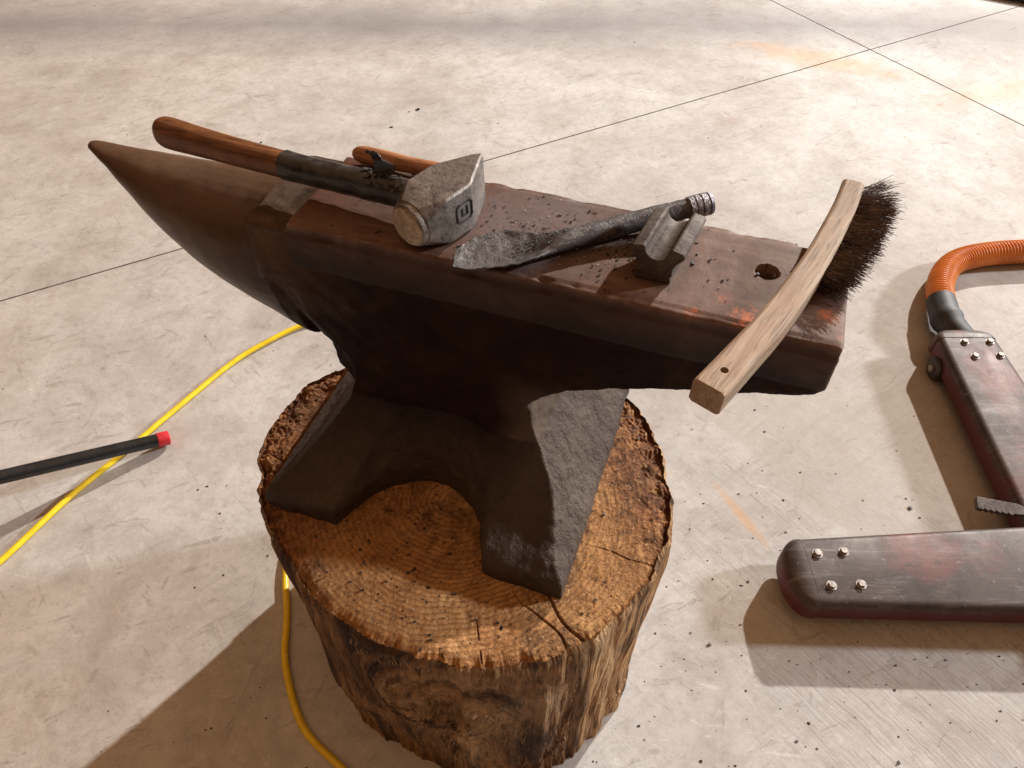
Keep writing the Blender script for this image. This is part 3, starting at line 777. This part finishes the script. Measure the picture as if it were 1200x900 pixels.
# ------------------------------------------------------------------ forged bar with leaf shaped end
def build_bar():
    root = on_anvil('forged_bar', 0, 0, FZ, label='scaly dark steel bar with a flattened scoop end lying diagonally on the anvil face', cat='steel bar')
    # x, y, z, half width, half thickness
    P = [(.056, -.083, .0065, .017, .0014), (.066, -.0785, .0045, .024, .0016), (.080, -.070, .0040, .030, .0017), (.096, -.058, .0042, .0335, .0018), (.112, -.047, .0046, .032, .0022),
         (.126, -.038, .0056, .026, .0040), (.140, -.029, .0080, .0175, .0072), (.155, -.019, .0110, .0135, .0100), (.175, -.003, .0122, .0115, .0105), (.200, .018, .0135, .0112, .0106),
         (.230, .042, .0165, .0108, .0106), (.260, .062, .0200, .0105, .0105), (.279, .0745, .0225, .0105, .0105)]
    C_ = spline([p[:3] for p in P], 5); Wd = spline([(p[3], p[4], 0) for p in P], 5)
    m = MB(); rg = []; N = len(C_)
    for i in range(N):
        t = (C_[min(i+1, N-1)]-C_[max(i-1, 0)]).normalized(); s = t.cross(Vector((0, 0, 1))).normalized(); u = s.cross(t)
        w, h = Wd[i].x, Wd[i].y; fl = max(0, min(1, (w-.012)/.018)); ring = []; M_ = 36
        for j in range(M_):
            a = 2*PI*j/M_; c, q = math.cos(a), math.sin(a)
            x = c*w*(1+.10*fl*noise.noise(Vector((i*.35, c*2, 1)))); 
            lift = fl*(.013*(abs(c)**2.4)*(1.0 if c > 0 else .45)) + fl*.004*max(0, (6-i)/6)     # edges curl up, near edge most
            z = q*h*(1 if abs(c) < .95 else .8) + lift
            n_ = .0016*noise.noise(Vector((i*.7, c*4, q*4)))
            skew = fl*.008*(-c)*max(0, (7-i)/7)
            ring.append(C_[i]+s*x+u*(z+n_)+t*skew)
        rg.append(ring)
    m.rings(rg)
    o = m.build('bar', M['scale'], root, True, 60)
    # knurled hoop at the far end
    m = MB(); a = Vector((.2770, .0730, .0222)); d = (Vector((.279, .0745, .0225))-Vector((.230, .042, .0165))).normalized()
    pts = []; rr = []
    for s, r in ((-.012, .0108), (-.0115, .0122), (-.006, .0124), (-.0056, .0113), (-.0048, .0113), (-.0044, .0125), (.001, .0126), (.0014, .0114), (.0022, .0114), (.0026, .0128), (.009, .0126), (.0096, .0115), (.0104, .0115), (.0108, .0126), (.014, .0120), (.0145, .009), (.012, .0085)):
        pts.append(a+d*s); rr.append(r)
    ss = [s for s in range(len(pts))]
    rg = []
    s_ = d.cross(Vector((0, 0, 1))).normalized(); u_ = s_.cross(d)
    for p, r in zip(pts, rr): rg.append([p+s_*math.cos(2*PI*j/32)*r+u_*math.sin(2*PI*j/32)*r for j in range(32)])
    m.rings(rg); m.build('ribbed_collar', M['hoop'], root, True, 35)
build_bar()

# ------------------------------------------------------------------ swage block in the hardy hole
def build_swage():
    root = on_anvil('hardy_swage', .2585, -.004, FZ, label='grooved steel swage tool standing upright on the anvil face in front of the bar', cat='swage')
    w = .0275; H = .041
    def prof():
        p = []
        p += [(-.0180, 0), (-.0165, .008)]
        for i in range(6):       # left concave
            a = i/5; p.append((-.0185-.0075*a+.004*math.sin(a*PI)*1.0, .010+.021*a))
        p += [(-w, .034), (-w+.002, .0385), (-.0145, H)]
        for i in range(11):      # top groove
            a = PI*i/10; p.append((-.0125*math.cos(a), H-.0015-.0135*math.sin(a)))
        p += [(.0145, H), (w-.002, .0385), (w, .034)]
        for i in range(6):
            a = 1-i/5; p.append((.0185+.0075*a-.004*math.sin(a*PI), .010+.021*a))
        p += [(.0165, .008), (.0180, 0)]
        return p
    P = prof(); mb = MB(); rg = []
    for y in (-.036, -.0345, .0345, .036):
        k = .985 if abs(y) > .0355 else 1
        rg.append([Vector((x*k+y*.13, y, z*k+.0003)) for x, z in P])
    mb.rings(rg); o = mb.build('swage_block', M['swage'], root, True, 30); bevel(o, .0012, 2, 30)
    m = MB(); m.box((.0, .0, -.006), (.024, .024, .0125)); s = m.build('shank', M['swage'], root, False)
build_swage()

# ------------------------------------------------------------------ wire brush
def build_brush():
    root = on_anvil('wire_brush', 0, 0, FZ, label='curved wooden wire brush with dark bristles lying across the heel of the anvil', cat='brush')
    c = [(.330, -.1935, .017), (.350, -.143, .0165), (.3705, -.090, .016), (.388, -.036, .016), (.4035, .018, .0165), (.4155, .070, .019), (.4245, .115, .022), (.4300, .1545, .026)]
    S = spline(c, 10); N = len(S); m = MB(); rg = []
    def frame(i):
        t = (S[min(i+1, N-1)]-S[max(i-1, 0)]).normalized(); s = t.cross(Vector((0, 0, 1))).normalized(); return t, s, s.cross(t)
    for i in range(N):
        t, s, u = frame(i); f = i/(N-1)
        w = .0150-.0035*f ; h = .0135-.001*f
        ch = .003; ring = []
        for x, z in ((w-ch, -h), (w, -h+ch), (w, h-ch), (w-ch, h), (-w+ch, h), (-w, h-ch), (-w, -h+ch), (-w+ch, -h)):
            ring.append(S[i]+s*x+u*z)
        rg.append(ring)
    m.rings(rg); h = m.build('handle', M['brush_wood'], root, True, 25)
    bevel(h, .0012, 2, 30)
    # hanging hole
    cu = MB(); i = 5; t, s, u = frame(i); cu.tube([S[i]+t*-.002+u*-.03, S[i]+t*-.002+u*.03], .0036, 20); co_ = cu.build('tmp', M['brush_wood'], root, False)
    bo = h.modifiers.new('hole', 'BOOLEAN'); bo.object = co_; bo.operation = 'DIFFERENCE'
    bpy.context.view_layer.update()
    dg = bpy.context.evaluated_depsgraph_get(); me = bpy.data.meshes.new_from_object(h.evaluated_get(dg)); h.modifiers.clear(); h.data = me
    bpy.data.objects.remove(co_)
    # bristles: rows of wire tufts leaving the right hand side, fanned and splayed
    b = MB(); rnd = random.Random(3)
    i0 = int(N*.53); i1 = N-2
    for ti in range(30):
        fi = i0+(i1-i0)*ti/29.0; i = int(fi); t, s, u = frame(min(i, N-1)); P0 = S[min(i, N-1)]
        f = ti/29.0
        for row in range(4):
            r0 = P0+s*(.0120)+u*(-.0085+row*.0056)
            for k in range(14):
                L = (.025+.011*math.sin(f*PI*.7+.1))*rnd.uniform(.86, 1.1)
                d = (s+t*(rnd.gauss(0, .16)+(f-.30)*.42)+u*(rnd.gauss(0, .10)+(row-1.5)*.05)).normalized()
                if f > .93: d = (d+t*rnd.uniform(.2, .9)).normalized(); L *= rnd.uniform(.6, 1.05)
                o0 = r0+t*rnd.uniform(-.0016, .0016)+u*rnd.uniform(-.0016, .0016)
                bend = Vector((rnd.gauss(0, 1), rnd.gauss(0, 1), rnd.gauss(0, 1)))*.0034
                p1 = o0+d*L*.55+bend*.25; p2 = o0+d*L+bend
                rr = .00026
                a = d.cross(Vector((0, 0, 1))).normalized()*rr; bb = d.cross(a).normalized()*rr
                v = []
                for p in (o0, p1, p2): v += [p+a, p-a*.5+bb*.87, p-a*.5-bb*.87]
                for q in v[6:]: pass
                b.add(v, [(0,1,4,3),(1,2,5,4),(2,0,3,5),(3,4,7,6),(4,5,8,7),(5,3,6,8),(6,7,8)])
    o = mesh_obj('bristles', b.v, b.f, M['bristle'], root, False)
build_brush()

# ------------------------------------------------------------------ machine base with two bolted legs, at the right
def build_machine():
    root = empty('steel_floor_stand', (1.10, .60, 0), label='worn red brown steel stand with two bolted splayed legs on rollers', cat='stand')
    o0 = Vector((1.10, .60, 0))
    def leg(tip, tipdir, w0, w1, L, bolts, zt=.080):
        """tip: nose point, direction runs from the nose to the hub; widths at the nose / hub"""
        d = Vector((math.cos(tipdir), math.sin(tipdir), 0)); s = Vector((-d.y, d.x, 0)); mt = root
        cap = .043
        def ring(a, w, zz=zt, r=.014):
            p = []
            for x, z in ((-w, .030), (-w, zz-r), (-w+r*.08, zz-r*.62), (-w+r*.29, zz-r*.29), (-w+r*.62, zz-r*.08), (-w+r, zz), (0, zz+.0006), (w-r, zz), (w-r*.62, zz-r*.08), (w-r*.29, zz-r*.29), (w-r*.08, zz-r*.62), (w, zz-r), (w, .030)):
                p.append(tip+d*a+s*x+Vector((0, 0, z))-o0)
            return p
        m = MB(); m.rings([ring(cap+.001+(L-cap)*k/24, w0+(w1-w0)*k/24) for k in range(25)])
        lg = m.build('leg', M['leg'], mt, True, 50)
        m = MB(); rg = []
        for k in range(13):       # rounded nose
            a = cap*(1-math.cos(PI/2*k/12)) ; f = math.sin(PI/2*min(1, (k+.6)/12))
            rg.append(ring(a, max(.006, (w0+.0015)*f), zt+.001-(1-f)*.030, min(.016, w0*f*.8)))
        m.rings(rg); m.build('nose_cap', M['leg'], lg, True, 60)
        for (a, x) in bolts:
            b = MB(); c = tip+d*a+s*x+Vector((0, 0, zt+.0002))-o0
            b.tube([c, c+Vector((0, 0, .0012))], .0092, 20)
            ph = random.random()
            rg = [[c+Vector((math.cos(ph+q*PI/3)*r, math.sin(ph+q*PI/3)*r, z)) for q in range(6)] for r, z in ((.0072, .0012), (.0072, .0058), (.0062, .0068))]
            b.rings(rg); b.build('bolt', M['bolt'], lg, True, 30)
        return lg
    leg(Vector((.484, .612, 0)), R(1.0), .066, .092, .62, ((.064, .031), (.112, .034), (.070, -.031), (.122, -.030)))
    leg(Vector((1.052, 1.240, 0)), R(-91), .067, .090, .66, ((.058, -.015), (.056, .043), (.104, -.010), (.100, .048)))
    m = MB(); m.box((0.05, -.02, .050), (.24, .26, .056)); h = m.build('hub', M['leg'], root, False); bevel(h, .012, 4)
    for (cx, cy, ax) in ((.992, 1.150, 0), (.60, .60, 1)):
        m = MB(); c = Vector((cx, cy, .027))-o0; a = Vector((1, 0, 0)) if ax == 0 else Vector((0, 1, 0))
        hw = .020
        m.tube([c-a*hw, c-a*(hw-.003), c+a*(hw-.003), c+a*hw], [.0225, .0265, .0265, .0225], 36); w = m.build('roller', M['wheel'], root, True, 35)
        m = MB(); m.tube([c-a*(hw+.006), c-a*(hw+.005), c+a*hw], [.007, .009, .009], 6); m.build('axle_nut', M['bolt'], w, True, 30)
        m = MB(); m.box(c+a*(hw+.004)+Vector((0, 0, .012)), (.005 if ax == 0 else .03, .03 if ax == 0 else .005, .04)); m.build('axle_bracket', M['leg'], root, False)
build_machine()

def build_toothed():
    root = empty('toothed_bar', (.905, .738, .083), R(-12), label='small worn metal bar with a toothed head lying between the two stand legs', cat='metal bar')
    m = MB(); P = [(-.036, -.0105), (-.033, -.0125)]
    n = 6
    for i in range(n):
        x = -.030+i*.0105; P += [(x, -.0125), (x+.004, -.0135), (x+.006, -.0100)]
    P += [(.036, -.010), (.060, -.0055), (.19, -.0055), (.19, .0065), (.060, .0065), (.036, .0125), (-.033, .0125), (-.036, .0105)]
    m.rings([[Vector((x, y, z)) for x, y in P] for z in (0, .010)]); o = m.build('bar', M['hoop'], root, False); o.data.materials[0] = M['swage']; bevel(o, .0012, 2)
    root.rotation_euler = (R(12), R(2), R(-12))
build_toothed()

# ------------------------------------------------------------------ orange vacuum hose
def build_hose():
    root = empty('vacuum_hose', (1.1, 1.4, 0), label='orange corrugated hose curving over the floor to a black rubber cuff', cat='hose')
    o = Vector((1.1, 1.4, 0))
    P = spline([(2.3, 1.62, .034), (1.75, 1.60, .034), (1.42, 1.580, .034), (1.262, 1.562, .034), (1.165, 1.520, .036), (1.095, 1.430, .042), (1.062, 1.335, .046)], 60)
    # resample evenly
    Q = [P[0]]; step = .0013; acc = 0
    for a, b in zip(P, P[1:]):
        L = (b-a).length; t = step-acc
        while t <= L: Q.append(a+(b-a)*(t/L)); t += step
        acc = L-(t-step)
    rr = [.0302+.0021*math.sin(2*PI*i*step/.0092) for i in range(len(Q))]
    m = MB(); m.tube([p-o for p in Q], rr, 28); m.build('corrugated_tube', M['hose'], root, True, 80)
    e = Q[-1]; P = spline([e+Vector((.006, .028, -.001)), e, (1.056, 1.300, .046), (1.060, 1.255, .044), (1.076, 1.205, .040)], 4)
    rad = []
    n = len(P)
    for i in range(n):
        f = i/(n-1); rad.append(.0335 if f < .5 else (.0365 if f < .62 else .033-.004*(f-.62)))
    m = MB(); m.tube([p-o for p in P], rad, 32); m.build('cuff', M['rubber'], root, True, 40)
build_hose()

# ------------------------------------------------------------------ yellow cable
def build_cable():
    P = spline([(-1.6, -.12, .0065), (-1.25, .28, .0065), (-1.03, .575, .0065), (-.965, .675, .0065), (-.878, .842, .0065), (-.785, .987, .0065), (-.696, 1.139, .0065), (-.610, 1.245, .0065), (-.521, 1.315, .0065), (-.42, 1.335, .0065), (-.31, 1.27, .0065),
                (-.285, 1.13, .0065), (-.34, 1.00, .0065), (-.405, .86, .0065), (-.428, .70, .0065), (-.408, .58, .0065), (-.388, .480, .0065), (-.347, .385, .0065), (-.262, .308, .0065), (-.12, .19, .0065), (.05, .08, .0065)], 22)
    P = [p+Vector((.0012*math.sin(i*.21), .0012*math.cos(i*.17), 0)) for i, p in enumerate(P)]
    m = MB(); m.tube(P, .0062, 14); o = m.build('extension_cable', M['cable'], None, True, 80)
    tag(o, 'yellow extension cable curving over the floor and round the left of the stump', 'cable')
build_cable()

# ------------------------------------------------------------------ black pipe with red cap
def build_pipe():
    a = Vector((-.735, .955, .018)); b = Vector((-1.06, .735, .135)); d = (b-a)
    root = empty('black_pipe', (a.x, a.y, 0), label='black painted tube with a red end cap reaching in over the yellow cable', cat='pipe')
    o = Vector((a.x, a.y, 0)); a = a-o; b = b-o
    m = MB(); m.tube([a+d*.04, a+d*.6, a+d*1.2], .0140, 28); m.build('tube', M['blackpaint'], root)
    t = d.normalized(); m = MB(); m.tube([a, a+t*.0015, a+t*.0225, a+t*.024], [.0135, .0155, .0155, .0148], 28); m.build('end_cap', M['red'], root)
    m = MB(); m.tube([a+d*.76+Vector((0, -.003, -.004)), a+d*.80+Vector((0, -.003, -.006)), a+d*1.2+Vector((0, -.02, -.012))], [.013, .019, .021], 24); m.build('grip', M['rubber'], root)
build_pipe()

# dark bar at the far right corner
m = MB(); m.tube([(2.06, 3.50, .022), (2.16, 3.435, .022), (2.6, 3.17, .022)], .020, 16)
tag(m.build('black_bar', M['rubber']), 'black bar lying on the far floor in the corner beyond the joints', 'bar')

# ------------------------------------------------------------------ loose mill scale: countless, one object per surface
def flakes(name, pts, mat, label, cat):
    mb = MB()
    for p, r in pts:
        n = random.choice((4, 5, 6)); a0 = random.random()*6; h = r*random.uniform(.10, .35)
        tilt = Matrix.Rotation(random.uniform(-.35, .35), 3, 'X') @ Matrix.Rotation(random.uniform(-.35, .35), 3, 'Y')
        el = random.uniform(.45, 1); q = [tilt @ Vector((math.cos(a0+2*PI*i/n)*r*random.uniform(.6, 1.1), math.sin(a0+2*PI*i/n)*r*el*random.uniform(.6, 1.1), 0)) for i in range(n)]
        c = Vector(p)+Vector((0, 0, r*.18))
        mb.add([c+v for v in q]+[c+v*.8+Vector((0, 0, h)) for v in q], [tuple(range(n))[::-1], tuple(range(n, 2*n))]+[(i, (i+1) % n, n+(i+1) % n, n+i) for i in range(n)])
    return tag(mesh_obj(name, mb.v, mb.f, mat, None, False), label, cat, kind='stuff')
rn = random.Random(11)
def logr(a, b): return math.exp(rn.uniform(math.log(a), math.log(b)))
pts = []
while len(pts) < 430:
    x = rn.gauss(.3, .5); y = rn.gauss(.42, .30)
    if math.hypot(x-CX, y-CY) < .34 or y < .1: continue
    pts.append(((x, y, 0), logr(.0009, .0036)))
for k in range(110): pts.append(((rn.uniform(-2.2, 2.2), rn.uniform(.3, 3.4), 0), logr(.001, .004)))
for x, y, r in ((-.33, 2.42, .012), (-.41, 2.3, .007), (-.83, 2.2, .006), (.80, .79, .006), (.345, .51, .006)): pts.append(((x, y, 0), r))
flakes('scale_flakes_floor', pts, M['flake'], 'black scale flakes and crumbs scattered over the concrete floor', 'scale flakes').name = 'floor_flakes'
pts = []
while len(pts) < 420:
    t = rn.uniform(-PI, PI); r = rn.uniform(0, 1)**.6*rad_at(t)*.93; x = CX+math.cos(t)*r; y = CY+math.sin(t)*r
    pts.append(((x, y, SZ+.001), logr(.0008, .0038)))
flakes('stump_flakes', pts, M['flake'], 'black scale flakes lying on the sawn stump top', 'scale flakes')
pts = []; pale = []
for k in range(420):
    if k < 300: x, y = rn.gauss(.15, .05), rn.gauss(.0, .035)
    else: x, y = rn.uniform(-.13, .42), rn.uniform(-.07, .07)
    if abs(y) > .072: continue
    w = aworld(x, y, FZ+.0005)
    pts.append((w, logr(.0006, .0028)))
for k in range(260):
    t = rn.random()**1.2; bx = .112+(.215-.112)*t; by = -.047+(.030+.047)*t
    o_ = rn.gauss(0, .006); w = aworld(bx-o_*.6, by+o_*.8, FZ+.020+.003*t-abs(o_)*.7-(.006 if t < .2 else 0)); pts.append((w, logr(.0006, .0024)))
for k in range(120):
    w = aworld(rn.gauss(.17, .04), max(-.07, min(.07, rn.gauss(.0, .03))), FZ+.0005); pale.append((w, logr(.0005, .0012)))
flakes('anvil_flakes', pts, M['flake'], 'black scale flakes lying on the anvil face', 'scale flakes')
for k in range(60):
    t = rn.uniform(-PI, PI); r = rn.uniform(.3, .95)*rad_at(t); pale.append(((CX+math.cos(t)*r, CY+math.sin(t)*r, SZ+.001), logr(.0006, .002)))
flakes('pale_grit', pale, M['flake2'], 'tiny pale specks of grit on the anvil face and stump top', 'grit')

# ------------------------------------------------------------------ light
w = bpy.data.worlds.new('World'); sc.world = w; w.use_nodes = True
nt = w.node_tree; bg = nt.nodes['Background']
tc = nt.nodes.new('ShaderNodeTexCoord'); sp = nt.nodes.new('ShaderNodeSeparateXYZ'); cr = nt.nodes.new('ShaderNodeValToRGB')
nt.links.new(tc.outputs['Generated'], sp.inputs[0]); nt.links.new(sp.outputs[2], cr.inputs[0]); nt.links.new(cr.outputs[0], bg.inputs[0])
cr.color_ramp.elements[0].position = .15; cr.color_ramp.elements[0].color = (.060, .033, .017, 1)
cr.color_ramp.elements[1].position = .95; cr.color_ramp.elements[1].color = (1.0, .56, .30, 1)
bg.inputs[1].default_value = .64

def lamp(name, loc, power, rad, col):
    l = bpy.data.lights.new(name, 'POINT'); l.energy = power; l.shadow_soft_size = rad; l.color = col
    o = bpy.data.objects.new(name, l); C.objects.link(o); o.location = loc; return o
lamp('key_lamp', (9.2, 11.6, 7.6), 16000, .16, (1.0, .95, .885))
lamp('side_lamp', (12.6, 3.6, 5.7), 8400, .5, (.88, .94, 1.0))
for o in list(C.objects):
    if o.parent is None and (o.name in ('floor', 'steel_floor_stand', 'toothed_bar', 'vacuum_hose', 'extension_cable', 'black_pipe', 'black_bar', 'floor_flakes')):
        o.location = o.location*KF; o.scale = (KF, KF, KF)

# ------------------------------------------------------------------ camera
cam = bpy.data.cameras.new('camera'); co = bpy.data.objects.new('camera', cam); C.objects.link(co)
co.location = (0, 0, 1.41); co.rotation_euler = (R(90-48), 0, 0)
cam.sensor_width = 36; cam.lens = 850/1200*36; cam.clip_start = .02; cam.clip_end = 100
sc.camera = co
sc.view_settings.view_transform = 'Standard'; sc.view_settings.look = 'None'; sc.view_settings.gamma = 1; sc.view_settings.exposure = 0
